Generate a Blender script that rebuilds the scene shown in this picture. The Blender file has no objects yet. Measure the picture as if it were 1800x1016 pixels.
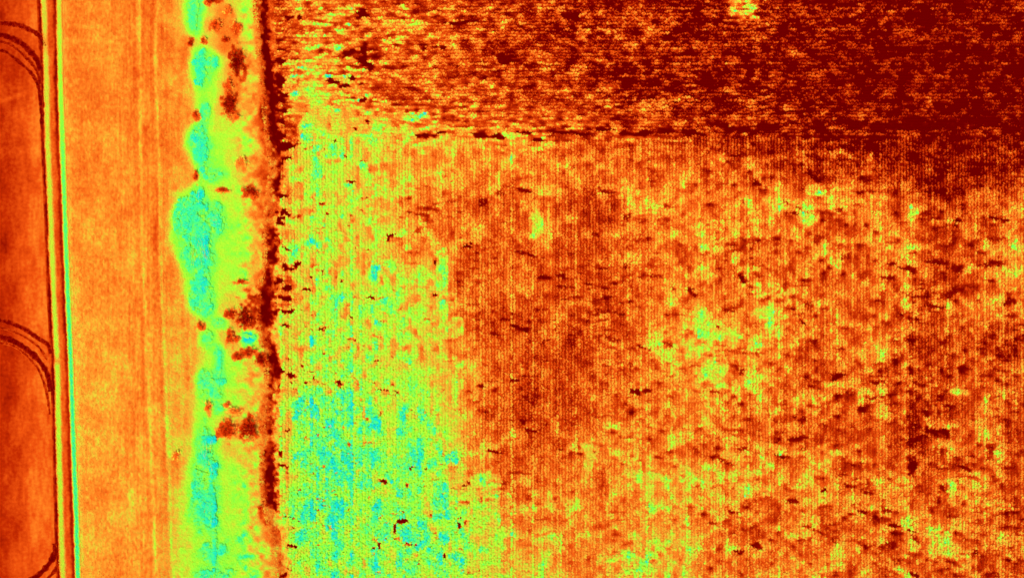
import bpy, math
import numpy as np
from mathutils import Vector

scene = bpy.context.scene
C = scene.collection

# ------------------------------------------------------------------ camera, sky, sun, exposure
cam_d = bpy.data.cameras.new("camera"); cam = bpy.data.objects.new("camera", cam_d); C.objects.link(cam)
cam_d.sensor_width = 36; cam_d.lens = 24; cam_d.clip_end = 5000
cam.location = (0, 0, 120); cam.rotation_euler = (0, 0, 0)      # a drone looking straight down
scene.camera = cam

SUN_EL, SUN_AZ = math.radians(58), math.radians(200)
w = bpy.data.worlds.new("World"); scene.world = w; w.use_nodes = True
nt = w.node_tree; bg = nt.nodes["Background"]
sky = nt.nodes.new("ShaderNodeTexSky"); sky.sky_type = 'NISHITA'; sky.sun_disc = False
sky.sun_elevation = SUN_EL; sky.sun_rotation = SUN_AZ
nt.links.new(sky.outputs[0], bg.inputs[0]); bg.inputs[1].default_value = 0.12
sl = bpy.data.lights.new("sun", 'SUN'); sl.energy = 1.5; sl.angle = math.radians(14); sl.color = (1.0, 0.95, 0.87)
so = bpy.data.objects.new("sun", sl); C.objects.link(so)
d = Vector((math.cos(SUN_EL) * math.sin(SUN_AZ), math.cos(SUN_EL) * math.cos(SUN_AZ), math.sin(SUN_EL)))
so.rotation_euler = (-d).to_track_quat('-Z', 'Y').to_euler()
scene.view_settings.view_transform = 'Standard'; scene.view_settings.look = 'None'
scene.view_settings.gamma = 1; scene.view_settings.use_curve_mapping = False
scene.view_settings.exposure = 0.90

# ------------------------------------------------------------------ helpers
rng = np.random.default_rng(11)
M = 0.1                                    # one unit of the survey plan is ten centimetres of ground
def X(px): return (np.asarray(px, float) - 900) * M
def Y(py): return (508 - np.asarray(py, float)) * M
def PX(x): return x / M + 900
def PY(y): return 508 - y / M

def vnoise(x, y, seed=0):
    """smooth value noise, 0..1"""
    x = np.asarray(x, float); y = np.asarray(y, float)
    ix = np.floor(x).astype(np.int64); iy = np.floor(y).astype(np.int64)
    fx = x - ix; fy = y - iy
    fx = fx * fx * (3 - 2 * fx); fy = fy * fy * (3 - 2 * fy)
    def h(a, b):
        n = (a * 374761393 + b * 668265263 + seed * 974634777) & 0xffffffff
        n = ((n ^ (n >> 13)) * 1274126177) & 0xffffffff
        n = ((n ^ (n >> 16)) * 2246822519) & 0xffffffff
        return (n ^ (n >> 15)) / 4294967295.0
    a = h(ix, iy); b = h(ix + 1, iy); c = h(ix, iy + 1); e = h(ix + 1, iy + 1)
    return (a * (1 - fx) + b * fx) * (1 - fy) + (c * (1 - fx) + e * fx) * fy
def sn(x, y, sx, sy, seed):                # signed, features sx by sy metres
    return vnoise(np.asarray(x) / sx + 1000, np.asarray(y) / sy + 1000, seed) * 2 - 1
def smooth(a, b, t):
    u = np.clip((t - a) / (b - a), 0, 1); return u * u * (3 - 2 * u)
def grid_lookup(xs, ys, V, px, py):
    xs = np.asarray(xs, float); ys = np.asarray(ys, float); V = np.asarray(V, float)
    px = np.clip(px, xs[0], xs[-1]); py = np.clip(py, ys[0], ys[-1])
    i = np.clip(np.searchsorted(xs, px) - 1, 0, len(xs) - 2); j = np.clip(np.searchsorted(ys, py) - 1, 0, len(ys) - 2)
    u = (px - xs[i]) / (xs[i + 1] - xs[i]); v = (py - ys[j]) / (ys[j + 1] - ys[j])
    u = u * u * (3 - 2 * u); v = v * v * (3 - 2 * v)
    return (V[j, i] * (1 - u) + V[j, i + 1] * u) * (1 - v) + (V[j + 1, i] * (1 - u) + V[j + 1, i + 1] * u) * v

def tag(o, label, cat, group=None, kind=None):
    o["label"] = label; o["category"] = cat
    if group: o["group"] = group
    if kind: o["kind"] = kind
    return o
def mesh_object(name, verts, faces, vig, mat, parent=None):
    """verts (n,3); faces (m,k) of equal size; vig (n,) the plant cover of each vertex"""
    verts = np.ascontiguousarray(verts, np.float32); faces = np.ascontiguousarray(faces, np.int32)
    m = bpy.data.meshes.new(name); n, k = faces.shape
    m.vertices.add(len(verts)); m.vertices.foreach_set("co", verts.ravel())
    m.loops.add(n * k); m.loops.foreach_set("vertex_index", faces.ravel())
    m.polygons.add(n); m.polygons.foreach_set("loop_start", np.arange(0, n * k, k, dtype=np.int32))
    m.polygons.foreach_set("loop_total", np.full(n, k, np.int32))
    at = m.attributes.new("vigour", 'FLOAT', 'POINT'); at.data.foreach_set("value", np.ascontiguousarray(vig, np.float32))
    m.update(calc_edges=True); m.materials.append(mat)
    o = bpy.data.objects.new(name, m); C.objects.link(o); o.parent = parent
    return o
def empty(name, x, y, z=0):
    o = bpy.data.objects.new(name, None); C.objects.link(o); o.location = (x, y, z); o.empty_display_size = .3
    return o

# ------------------------------------------------------------------ materials
RAMP = [(0.00, (110, 0, 0)), (0.12, (142, 8, 0)), (0.25, (196, 42, 2)), (0.37, (238, 80, 12)), (0.48, (255, 124, 28)),
        (0.57, (255, 160, 42)), (0.65, (240, 200, 50)), (0.74, (198, 246, 48)), (0.82, (150, 255, 55)),
        (0.89, (80, 250, 115)), (0.95, (38, 236, 165)), (1.00, (18, 214, 205))]
GAIN = 0.80
TINT = (1.0, 1.0, 1.0)
def lin(c):
    c = c / 255.0
    return c / 12.92 if c <= .04045 else ((c + .055) / 1.055) ** 2.4
def cover_material(name, grain=0.04, scale=2.5, bump=0.0, bump_scale=6.0, gain=1.0, stretch=(1, 1, 1)):
    m = bpy.data.materials.new(name); m.use_nodes = True
    t = m.node_tree; N = t.nodes; L = t.links
    b = N["Principled BSDF"]; b.inputs["Roughness"].default_value = 1.0
    b.inputs["Specular IOR Level"].default_value = 0.0
    a = N.new("ShaderNodeAttribute"); a.attribute_name = "vigour"
    geo = N.new("ShaderNodeNewGeometry"); mp = N.new("ShaderNodeMapping"); mp.inputs["Scale"].default_value = stretch
    L.new(geo.outputs["Position"], mp.inputs["Vector"])
    n1 = N.new("ShaderNodeTexNoise"); n1.inputs["Scale"].default_value = scale; n1.inputs["Detail"].default_value = 4
    L.new(mp.outputs[0], n1.inputs["Vector"])
    mr = N.new("ShaderNodeMapRange"); mr.inputs["From Min"].default_value = 0.25; mr.inputs["From Max"].default_value = 0.75
    mr.inputs["To Min"].default_value = -grain; mr.inputs["To Max"].default_value = grain
    L.new(n1.outputs["Fac"], mr.inputs["Value"])
    ad = N.new("ShaderNodeMath"); ad.operation = 'ADD'
    L.new(a.outputs["Fac"], ad.inputs[0]); L.new(mr.outputs[0], ad.inputs[1])
    cr = N.new("ShaderNodeValToRGB"); el = cr.color_ramp.elements
    while len(el) < len(RAMP): el.new(0.5)
    for e, (p, c) in zip(el, RAMP):
        e.position = p
        e.color = tuple(min(1, lin(v) * GAIN * gain * k) for v, k in zip(c, TINT)) + (1,)
    L.new(ad.outputs[0], cr.inputs[0]); L.new(cr.outputs[0], b.inputs["Base Color"])
    if bump:
        nb = N.new("ShaderNodeTexNoise"); nb.inputs["Scale"].default_value = bump_scale; nb.inputs["Detail"].default_value = 5
        L.new(geo.outputs["Position"], nb.inputs["Vector"])
        bp = N.new("ShaderNodeBump"); bp.inputs["Strength"].default_value = bump; bp.inputs["Distance"].default_value = .05
        L.new(nb.outputs["Fac"], bp.inputs["Height"]); L.new(bp.outputs[0], b.inputs["Normal"])
    return m
MAT = {

    'soil': cover_material("field_soil", .05, 1.6, .35, 5),
    'drilled': cover_material("drilled_soil", .06, 1.4, .4, 6),
    'track': cover_material("track_earth", .06, 2.2, .5, 6),
    'turf': cover_material("turf_soil", .03, 1.0, .3, 5),
    'stubble': cover_material("stubble_soil", .07, 1.5, .3, 7, stretch=(1.6, .7, 1)),
    'ditch': cover_material("ditch_earth", .08, 1.2, .6, 4),
    'crop_leaf': cover_material("crop_leaf", .03, 3.0, gain=1.1),
    'grass': cover_material("grass_blade", .03, 2.0, gain=1.12),
    'thicket': cover_material("thicket_leaf", .03, 2.0, gain=1.08),
    'twig': cover_material("scrub_twig", .05, 6.0, gain=1.55),
    'tyre': cover_material("rutted_soil", .08, 3.0, .5, 7),
}

# ------------------------------------------------------------------ plan of the land (lines running up the picture)
VY = [-200, 0, 127, 254, 381, 508, 635, 762, 890, 1016, 1250]
def yellow_c(py): return np.interp(py, VY, [70, 77, 82, 84.5, 90, 94, 101, 103.5, 107, 111, 119])
def green_c(py):  return np.interp(py, VY, [101, 104, 106, 110.5, 114.5, 119, 125, 129, 134, 137.5, 143])
def edge_track_w(py): return yellow_c(py) - 13
def edge_track_e(py): return green_c(py) + 5.5
def edge_verge(py): return np.full(np.shape(py), 282.0)
DY = [-200, 0, 60, 100, 150, 200, 260, 300, 350, 400, 430, 470, 520, 560, 600, 640, 690, 740, 800, 850, 890, 940, 1016, 1250]
def ditch_c(py): return np.interp(py, DY, [450, 462, 466, 469, 475, 479, 486, 489, 484, 478, 479, 478, 469, 468, 472, 483, 481, 476, 474, 474, 478, 491, 500, 505])
def ditch_dark(py): return np.interp(py, [-200, 0, 180, 265, 285, 310, 340, 390, 410, 450, 470, 500, 515, 560, 585, 620, 632, 655, 675, 720, 765, 790, 880, 897, 930, 1016, 1250],
                                     [1, 1, 1, .95, .42, .5, .55, .40, .80, .80, .55, .7, 1, 1, .5, .55, .95, .8, .5, .55, .5, .95, 1, .4, .22, .2, .3])
def ditch_w(py): return np.interp(py, [0, 90, 180, 270, 400, 460, 500, 530, 560, 590, 630, 660, 760, 800, 870, 900, 1016], [7, 8, 11, 11, 8, 11, 12, 17, 13, 7, 11, 8, 8, 8, 10, 6, 5])

# ---- vigour of the crop
CX = [490, 540, 600, 650, 700, 760, 820, 880, 940, 1000, 1060, 1120, 1180, 1240, 1300, 1360, 1420, 1480, 1540, 1600, 1660, 1720, 1780]
CROP = {
 0:   [40, 52, 50, 45, 48, 44, 40, 36, 34, 30, 28, 30, 24, 20, 24, 20, 16, 14, 14, 12, 12, 12, 12],
 60:  [45, 52, 52, 46, 50, 46, 38, 34, 30, 26, 26, 30, 22, 18, 20, 18, 18, 18, 16, 14, 14, 14, 14],
 120: [45, 58, 54, 50, 46, 42, 38, 36, 34, 30, 26, 24, 20, 16, 16, 16, 20, 16, 14, 12, 12, 14, 14],
 170: [40, 68, 58, 54, 44, 42, 42, 40, 38, 38, 34, 28, 24, 20, 18, 18, 16, 14, 16, 14, 12, 14, 14],
 210: [40, 72, 68, 63, 56, 54, 50, 48, 46, 44, 40, 36, 32, 28, 28, 24, 22, 20, 18, 14, 12, 14, 16],
 245: [52, 74, 72, 66, 60, 58, 55, 58, 52, 48, 44, 42, 38, 30, 29, 26, 24, 22, 20, 15, 14, 14, 16],
 300: [55, 74, 74, 70, 53, 51, 50, 50, 46, 44, 44, 46, 44, 42, 41, 37, 35, 32, 29, 23, 20, 22, 27],
 360: [55, 72, 72, 70, 53, 48, 45, 44, 46, 40, 38, 44, 50, 52, 50, 50, 52, 48, 46, 40, 35, 37, 46],
 420: [56, 74, 72, 68, 55, 49, 45, 44, 44, 40, 40, 44, 48, 48, 46, 44, 46, 46, 50, 50, 44, 44, 48],
 480: [56, 72, 76, 70, 64, 60, 44, 44, 42, 44, 42, 46, 50, 48, 44, 46, 46, 48, 48, 46, 40, 44, 52],
 540: [60, 74, 76, 76, 74, 66, 40, 38, 40, 42, 44, 44, 50, 54, 50, 50, 46, 44, 46, 42, 40, 46, 48],
 600: [68, 76, 76, 76, 74, 70, 50, 40, 36, 38, 42, 46, 56, 58, 54, 48, 44, 46, 54, 36, 38, 40, 34],
 660: [66, 74, 78, 76, 76, 66, 56, 42, 36, 40, 42, 48, 48, 60, 54, 48, 44, 44, 44, 38, 38, 48, 38],
 720: [72, 82, 82, 80, 80, 76, 52, 38, 34, 38, 48, 46, 48, 52, 46, 46, 46, 46, 46, 40, 40, 44, 40],
 780: [74, 85, 85, 83, 81, 81, 50, 44, 40, 46, 54, 50, 50, 46, 46, 44, 44, 46, 50, 32, 36, 48, 42],
 840: [74, 84, 84, 83, 83, 81, 60, 46, 44, 48, 48, 56, 56, 50, 54, 50, 52, 46, 48, 44, 46, 48, 44],
 900: [73, 82, 83, 82, 83, 83, 74, 52, 52, 52, 52, 54, 54, 50, 47, 47, 48, 46, 46, 52, 46, 48, 40],
 960: [70, 79, 80, 80, 81, 82, 77, 58, 56, 54, 56, 58, 60, 50, 46, 47, 50, 48, 46, 48, 54, 44, 42],
 1016:[62, 78, 80, 80, 81, 81, 75, 62, 60, 56, 54, 60, 62, 52, 47, 50, 56, 52, 46, 50, 50, 46, 40],
}
CYS = list(CROP); CV = np.array([CROP[k] for k in CYS]) / 100.0
# lusher patches: x, y, half width, half height, vigour
LUSH = [(945, 390, 13, 26, 76), (775, 480, 11, 28, 80), (781, 540, 8, 28, 82), (805, 572, 14, 15, 76), (762, 592, 9, 7, 84), (1235, 585, 30, 26, 70),
 (1215, 612, 30, 14, 73), (1260, 655, 22, 24, 75), (1340, 548, 18, 11, 75), (1352, 575, 12, 12, 75), (1285, 590, 20, 18, 71), (1425, 386, 16, 9, 77),
 (1605, 372, 9, 13, 73), (1702, 475, 11, 10, 73), (1684, 688, 20, 7, 71), (1030, 788, 24, 11, 75), (1036, 806, 9, 20, 76), (1140, 840, 26, 10, 73),
 (1137, 862, 9, 18, 76), (1200, 830, 9, 17, 76), (1190, 960, 9, 20, 73), (1102, 980, 24, 10, 83), (1450, 798, 24, 18, 68), (1280, 800, 15, 9, 68),
 (1304, 20, 26, 24, 58), (1590, 700, 7, 70, 58), (1590, 870, 7, 90, 61), (1590, 510, 7, 60, 57), (1672, 860, 8, 26, 65), (1633, 935, 8, 28, 63),
 (1703, 983, 10, 14, 66), (965, 310, 7, 60, 58), (1545, 550, 24, 14, 61), (1788, 450, 10, 34, 63), (1140, 60, 10, 22, 50), (1025, 70, 12, 24, 48),
 (1120, 350, 26, 40, 60), (1205, 355, 14, 20, 64), (1360, 390, 14, 30, 56), (1505, 380, 24, 22, 58), (1545, 350, 16, 10, 62), (1660, 780, 28, 10, 62),
 (1390, 795, 30, 10, 60), (1180, 600, 30, 24, 60), (1265, 290, 22, 20, 60), (1240, 345, 20, 12, 58), (1530, 295, 12, 22, 52), (860, 790, 14, 12, 66),
 (1580, 440, 16, 14, 58), (1440, 650, 20, 16, 56), (1690, 540, 26, 10, 58), (1610, 300, 8, 20, 36), (905, 250, 16, 12, 70), (905, 280, 12, 30, 62),
 (700, 232, 30, 10, 70), (1500, 560, 20, 12, 56), (1320, 640, 14, 24, 66), (1410, 700, 18, 8, 64), (1740, 690, 14, 30, 52), (1255, 720, 26, 20, 58),
 (690, 470, 14, 10, 84), (655, 478, 12, 14, 88), (545, 425, 9, 9, 95), (680, 532, 18, 11, 86), (650, 544, 8, 8, 90), (665, 573, 10, 10, 86),
 (548, 597, 5, 10, 92), (583, 587, 4, 9, 90), (545, 715, 11, 24, 97), (612, 700, 9, 14, 92), (525, 730, 8, 8, 94), (614, 730, 6, 18, 92),
 (738, 727, 12, 12, 88), (530, 800, 12, 7, 96), (600, 830, 10, 22, 94), (610, 800, 6, 16, 94), (550, 825, 9, 14, 94), (545, 895, 10, 14, 94),
 (575, 925, 4, 6, 94), (715, 935, 8, 12, 95), (735, 925, 18, 5, 92), (770, 985, 9, 14, 96), (805, 985, 12, 16, 94), (850, 965, 10, 6, 92),
 (785, 880, 8, 30, 92), (648, 870, 8, 16, 93), (715, 790, 10, 9, 92), (735, 798, 9, 10, 92), (790, 805, 12, 9, 93), (540, 222, 8, 5, 92), (540, 244, 9, 6, 92),
 (558, 261, 10, 6, 92), (545, 156, 6, 7, 88), (522, 166, 8, 4, 86), (560, 300, 7, 14, 88), (555, 290, 5, 12, 88), (580, 262, 4, 8, 88), (640, 290, 7, 8, 88), (610, 327, 6, 5, 90)]
# bare gaps where the soil shows: x, y, half length, half height, slope
BARE = [(508, 31, 10, 5, 0), (528, 29, 6, 6, 0), (637, 25, 12, 9, 0), (611, 95, 12, 5, -.3), (641, 112, 15, 9, .3), (582, 143, 11, 6, .2),
 (617, 139, 9, 4, 0), (605, 151, 9, 4, 0), (632, 149, 6, 3, 0), (637, 175, 5, 5, 0), (622, 174, 10, 1.5, 0), (624, 226, 5, 3.5, 0), (589, 247, 4, 4, 0),
 (646, 215, 4, 4, 0), (607, 275, 5, 2.5, 0), (617, 319, 9, 4, -.1), (567, 358, 4, 2.5, 0), (577, 377, 4, 3, .4), (685, 414, 8, 2, 0), (682, 422, 2, 8, 0),
 (548, 487, 5, 3, 0), (567, 482, 2.5, 9, 0), (599, 494, 3.5, 3, 0), (654, 523, 8, 5, 0), (566, 578, 8, 5, -.25), (619, 557, 4, 3, 0), (540, 510, 7, 2.5, 0),
 (664, 634, 5, 2.5, 0), (597, 675, 6, 6, 0), (674, 686, 10, 2.2, 0), (697, 688, 5, 3.5, .5), (540, 673, 6, 2, 0), (512, 672, 5, 2.5, 0), (508, 658, 10, 4, 0),
 (507, 631, 3, 5, .5), (532, 641, 3, 3, 0), (552, 664, 2, 4, 0), (540, 653, 20, 1.2, .1), (675, 846, 9, 5, .4), (722, 823, 5, 3.5, 0), (715, 852, 3, 3.5, 0),
 (705, 917, 11, 6, -.1), (693, 929, 4, 8, 0), (711, 899, 8, 2.5, .2), (806, 924, 6, 5, 0), (808, 909, 6, 2, 0), (819, 917, 2, 6, 0), (723, 956, 11, 2, .1),
 (656, 962, 5, 3, 0), (668, 958, 3, 8, 0), (672, 950, 8, 2, -.7), (782, 977, 3, 4, 0), (845, 880, 2, 5, 0), (816, 853, 4, 2, 0), (824, 848, 3, 2.5, 0),
 (506, 907, 12, 2, .15), (527, 916, 3, 2.5, 0), (512, 958, 9, 4, .25), (499, 1011, 7, 4, -.5), (508, 1001, 4, 4, 0), (670, 881, 9, 1.5, 0),
 (845, 680, 11, 4, .1), (907, 669, 11, 3.5, 0), (920, 742, 7, 5, .3), (932, 757, 9, 4, .1), (870, 793, 14, 3, .15), (985, 790, 8, 2.5, .1), (1016, 796, 8, 2.5, .1),
 (1116, 689, 8, 4.5, .1), (1135, 687, 10, 4, 0), (1060, 547, 12, 4, .1), (954, 487, 11, 4.5, 0), (979, 484, 9, 3, -.1), (913, 576, 14, 4, .25), (990, 504, 16, 3, 0),
 (1062, 336, 18, 5, .2), (1100, 381, 9, 5, 0), (1048, 412, 6, 4, .2), (1100, 467, 9, 5, .1), (1078, 595, 12, 5, .2), (1185, 509, 6, 5, .6), (1213, 512, 9, 6, .5),
 (1175, 605, 10, 4, .3), (1128, 610, 14, 3, .3), (1145, 485, 16, 3, 0), (920, 335, 14, 4, .2), (822, 434, 9, 4, .2), (828, 427, 4, 3, 0), (764, 463, 3, 5, 0), (763, 519, 5, 3, 0),
 (930, 448, 20, 3, .25), (850, 355, 8, 7, 0), (880, 340, 6, 5, 0), (1390, 375, 10, 3.5, 0), (1408, 369, 15, 3, .5), (1440, 420, 8, 9, -.5), (1475, 369, 9, 4, 0),
 (1305, 488, 8, 8, .2), (1482, 452, 11, 5, -.2), (1565, 464, 8, 6, .2), (1560, 488, 11, 5, 0), (1600, 472, 15, 5, .1), (1642, 384, 12, 3.5, .05), (1685, 388, 14, 3.5, .1),
 (1757, 386, 19, 4, .1), (1750, 420, 14, 5, .1), (1755, 463, 20, 6, 0), (1650, 462, 20, 4, .05), (1682, 472, 11, 6, .2), (1672, 516, 16, 6, -.5), (1640, 538, 22, 4, .1),
 (1598, 518, 18, 4, .3), (1600, 558, 9, 9, 0), (1778, 530, 12, 8, 0), (1690, 648, 11, 8, .2), (1545, 671, 11, 4, -.1), (1530, 701, 10, 4, 0), (1517, 718, 10, 5, .2),
 (1662, 713, 18, 3.5, .1), (1602, 774, 15, 7, 0), (1645, 758, 18, 6, .1), (1608, 747, 14, 6, .1), (1605, 818, 9, 18, 0), (1404, 772, 15, 4.5, -.05), (1411, 788, 9, 3.5, 0),
 (1408, 740, 9, 8, .2), (1470, 663, 11, 7, -.4), (1305, 789, 12, 5, -.1), (1262, 803, 12, 6, .1), (1281, 815, 14, 4, .2), (1375, 801, 14, 4, .15), (1303, 651, 9, 8, 0),
 (1258, 688, 14, 3.5, .1), (1330, 959, 12, 4.5, 0), (1298, 970, 8, 5, .3), (1292, 901, 15, 4, .2), (1395, 880, 10, 5, .1), (1430, 930, 20, 3, .4), (1467, 951, 5, 5, .4),
 (1515, 900, 7, 4, .1), (1495, 902, 8, 3, 0), (1540, 911, 7, 5, .3), (1578, 924, 12, 4, .2), (1600, 932, 12, 2, .3), (1610, 947, 8, 6, .6), (1570, 957, 12, 5, 0),
 (1603, 1009, 9, 6, .3), (1575, 985, 8, 8, 0), (1484, 834, 12, 4, -.15), (1489, 855, 6, 5, 0), (1445, 861, 6, 4, 0), (1525, 866, 11, 4, .1), (1560, 898, 14, 3, .1),
 (1697, 822, 10, 4, .4), (1657, 859, 7, 6, 0), (1765, 822, 14, 4, .1), (1715, 967, 4, 5, 0), (1750, 1010, 14, 4, .3), (1740, 790, 8, 14, 0), (1600, 690, 8, 8, 0), (1626, 725, 12, 6, .3),
 (1380, 355, 6, 3, .6), (1308, 355, 5, 3, .3), (1330, 323, 6, 6, .5), (1410, 565, 5, 4, .3), (1420, 540, 8, 7, .3), (1360, 420, 9, 4, 0), (1290, 540, 12, 6, -.2), (1260, 575, 6, 3, 0),
 (750, 239, 16, 4, .05), (776, 234, 10, 3, -.1), (737, 240, 5, 4, .1), (845, 238, 14, 4, .1), (872, 240, 12, 5, 0), (920, 233, 14, 3, 0), (948, 246, 9, 3, 0), (985, 233, 22, 3, .05),
 (1020, 236, 12, 4, 0), (1055, 228, 20, 4, 0), (1100, 234, 18, 4, 0), (1132, 236, 16, 6, .1), (1172, 229, 18, 6, .1), (1215, 232, 20, 6, .1), (1270, 222, 22, 6, .2), (1300, 229, 22, 7, .1),
 (1345, 224, 16, 7, .1), (1440, 221, 16, 8, -.1), (1508, 218, 18, 8, 0), (1560, 222, 28, 8, 0), (1610, 222, 34, 10, 0), (1670, 220, 30, 9, 0), (1730, 214, 30, 8, 0),
 (888, 104, 18, 10, .2), (778, 84, 14, 5, .1), (745, 86, 10, 4, 0), (815, 40, 26, 4, -.1), (1010, 28, 18, 8, 0), (640, 95, 5, 20, 0),
 
 (505, 257, 19, 9, 0), (495, 286, 14, 6, -.4), (498, 346, 7, 4, 0), (499, 374, 13, 8, .2), (490, 390, 9, 8, 0), (504, 439, 8, 3, .5), (522, 463, 8, 7, -.3), (503, 471, 12, 6, .1), (490, 494, 9, 6, 0),
 (504, 507, 8, 6, 0), (502, 524, 12, 5, .1), (503, 547, 17, 5, -.05), (502, 572, 9, 3.5, .2), (490, 650, 9, 8, -.3), (510, 662, 9, 3, 0), (491, 143, 9, 14, 0), (492, 173, 12, 12, 0), (497, 195, 10, 4, 0),
 (496, 108, 10, 5, 0), (494, 214, 8, 5, 0), (490, 240, 10, 8, 0), (505, 757, 7, 3, 0), (495, 816, 8, 4, .1), (493, 795, 4, 5, .6)]

EDGE_Y = [150, 235, 236, 430, 431, 560, 561, 650, 651, 830, 831, 1016]
EDGE_X = [655, 655, 656, 656, 795, 795, 805, 805, 812, 812, 879, 879]
EDGE_S = [0, .1, .6, .6, 0, .1, 0, .1, .7, .7, .6, .6]
PASS_X = [655, 800, 958, 973, 1113, 1245, 1285, 1437, 1585, 1597, 1720]; PASS_H = np.array([0, .015, .0, .04, -.015, .012, -.008, .01, -.005, .03, -.012, .0])
ROW = 0.54
HEAD_Y = Y(241)          # rows run across above this line and up the picture below it
def crop_base(x, y):
    px, py = PX(x), PY(y)
    wob = sn(x, y, 5, 5, 3) * 6
    h = grid_lookup(CX, CYS, CV, px + wob + sn(x, y, 1.6, 2.2, 13) * 14, py + wob + sn(x, y, 2.2, 1.6, 14) * 14)
    pj = py + sn(x, y, 3, 3, 78) * 16 + (px - 830) * .25
    e = np.interp(pj, EDGE_Y, EDGE_X); s = np.interp(pj, EDGE_Y, EDGE_S)
    dd = px - e - sn(x, y, .5, 1.4, 77) * 5 - sn(x, y, 1.8, 2.4, 79) * 11
    near = np.exp(-(dd / 60.0) ** 2) * s
    h = h + near * np.where(dd < 0, np.maximum(.73 - h, 0), np.minimum(.55 - h, 0))
    pas = np.searchsorted(PASS_X, px)                      # each pass of the drill came up a little differently
    h = h + PASS_H[pas] * smooth(200, 300, py) * smooth(.72, .62, h)
    for (a, b, rx, ry, v) in LUSH:
        m = (np.abs(px - a) < rx * 2.2) & (np.abs(py - b) < ry * 2.2)
        if not m.any(): continue
        jx = sn(x[m], y[m], .9, .9, 5) * .6; jy = sn(x[m], y[m], .9, .9, 6) * .6
        q = ((px[m] - a) / rx + jx) ** 2 + ((py[m] - b) / ry + jy) ** 2
        k = 1 - smooth(.2, 1.7, q)
        v = v / 100.0 - (.07 if a > 830 else .025)
        h[m] = h[m] + k * (v - h[m])
    return h
def bareness(x, y):
    px, py = PX(x), PY(y); out = np.zeros(np.shape(x))
    for (a, b, rx, ry, sl) in BARE:
        m = (np.abs(px - a) < rx * 1.9) & (np.abs(py - b) < (ry + abs(sl) * rx) * 1.9)
        if not m.any(): continue
        jx = sn(x[m], y[m], .8, .5, 8) * .7; jy = sn(x[m], y[m], .8, .5, 9) * .7
        dx = px[m] - a
        q = (dx / rx + jx) ** 2 + ((py[m] - b - sl * dx) / ry + jy) ** 2
        hard = 1.0 if a < 830 or b < 250 else   .52 + .42 * ((a * 7 + b * 13) % 10) / 10.0
        out[m] = np.maximum(out[m], hard * (1 - smooth(.5, 1.4, q)))
    return out
def crop_vigour(x, y, h=None):
    if h is None: h = crop_base(x, y)
    head = smooth(-3.0, 1.0, y - HEAD_Y - sn(x, y, 6, 6, 12) * 1.5 + 6 * smooth(30, 85, x)) * smooth(0.70, .55, h)
    green = smooth(.62, .72, h)
    fine = sn(x, y, .5, .6, 21) * .07 + sn(x, y, 1.2, 1.3, 22) * .09 + sn(x, y, 2.6, 2.6, 23) * .05
    streak = sn(x, y, 1.7, .42, 24) + .7 * sn(x, y, .8, .4, 25)
    up = sn(x, y, .45, 2.4, 26)
    blot = sn(x, y, 2.6, 2.4, 31) * .5 + sn(x, y, 1.3, 1.2, 32) * .5 + sn(x, y, .7, .7, 34) * .2
    rt = smooth(5, 45, x)                                   # the stand gets patchier further from the ditch
    shf = sn(x, y + .45, 2.6, 2.4, 31) * .5 + sn(x, y + .45, 1.3, 1.2, 32) * .5 + sn(x, y + .45, .7, .7, 34) * .2 - blot
    thin = np.maximum(shf * (.7 + .6 * sn(x, y, 1.2, .35, 40)) - .10, 0) * (.32 + .32 * smooth(5, 45, x))      # shaded side of each clump painted in as lower vigour, thinning plants too
    blot = np.where(blot > 0, blot * (.20 + .04 * rt), blot * (.14 + .12 * rt))
    plain = h + .04 + blot + sn(x, y, 5.5, 5, 35) * .03 + sn(x, y, .5, .6, 21) * (.05 + .04 * rt) + up * .08 - thin - np.maximum(sn(x, y, 1.5, .45, 27) + .35 * sn(x, y, 6, 6, 36) - .55, 0) * .5 * (1 - green)
    teal = sn(x, y, .9, 1.8, 28) + .5 * sn(x, y, .45, .8, 37) + .25 * sn(x, y, 4, 4, 29)
    lush = h - .01 + fine * .55 + sn(x, y, 2.4, 3.2, 33) * .03 + np.maximum(teal + .15, 0) * (.075 + .055 * smooth(.76, .81, h)) - np.maximum(sn(x, y, 1.0, 1.5, 30) + .4 * sn(x, y, .5, .7, 94) - .12, 0) * (.26 - .13 * smooth(-15, -25, y)) - np.maximum(sn(x, y, 1.1, .38, 93) - .74, 0) * 2.6
    hd = h + .03 * smooth(.28, .2, h) * smooth(75, 40, x) + streak * (.18 + .08 * smooth(.42, .5, h) - .05 * smooth(40, 80, x) + .05 * sn(x, y, 3, 2, 38)) + fine * 1.2 + sn(x, y, 6, 3.5, 39) * .05
    # the upper field is coarser still: short east-west flecks
    base = plain * (1 - green) + np.minimum(lush, .925 + .25 * np.maximum(lush - .925, 0)) * green
    return base * (1 - head) + hd * head

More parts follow.
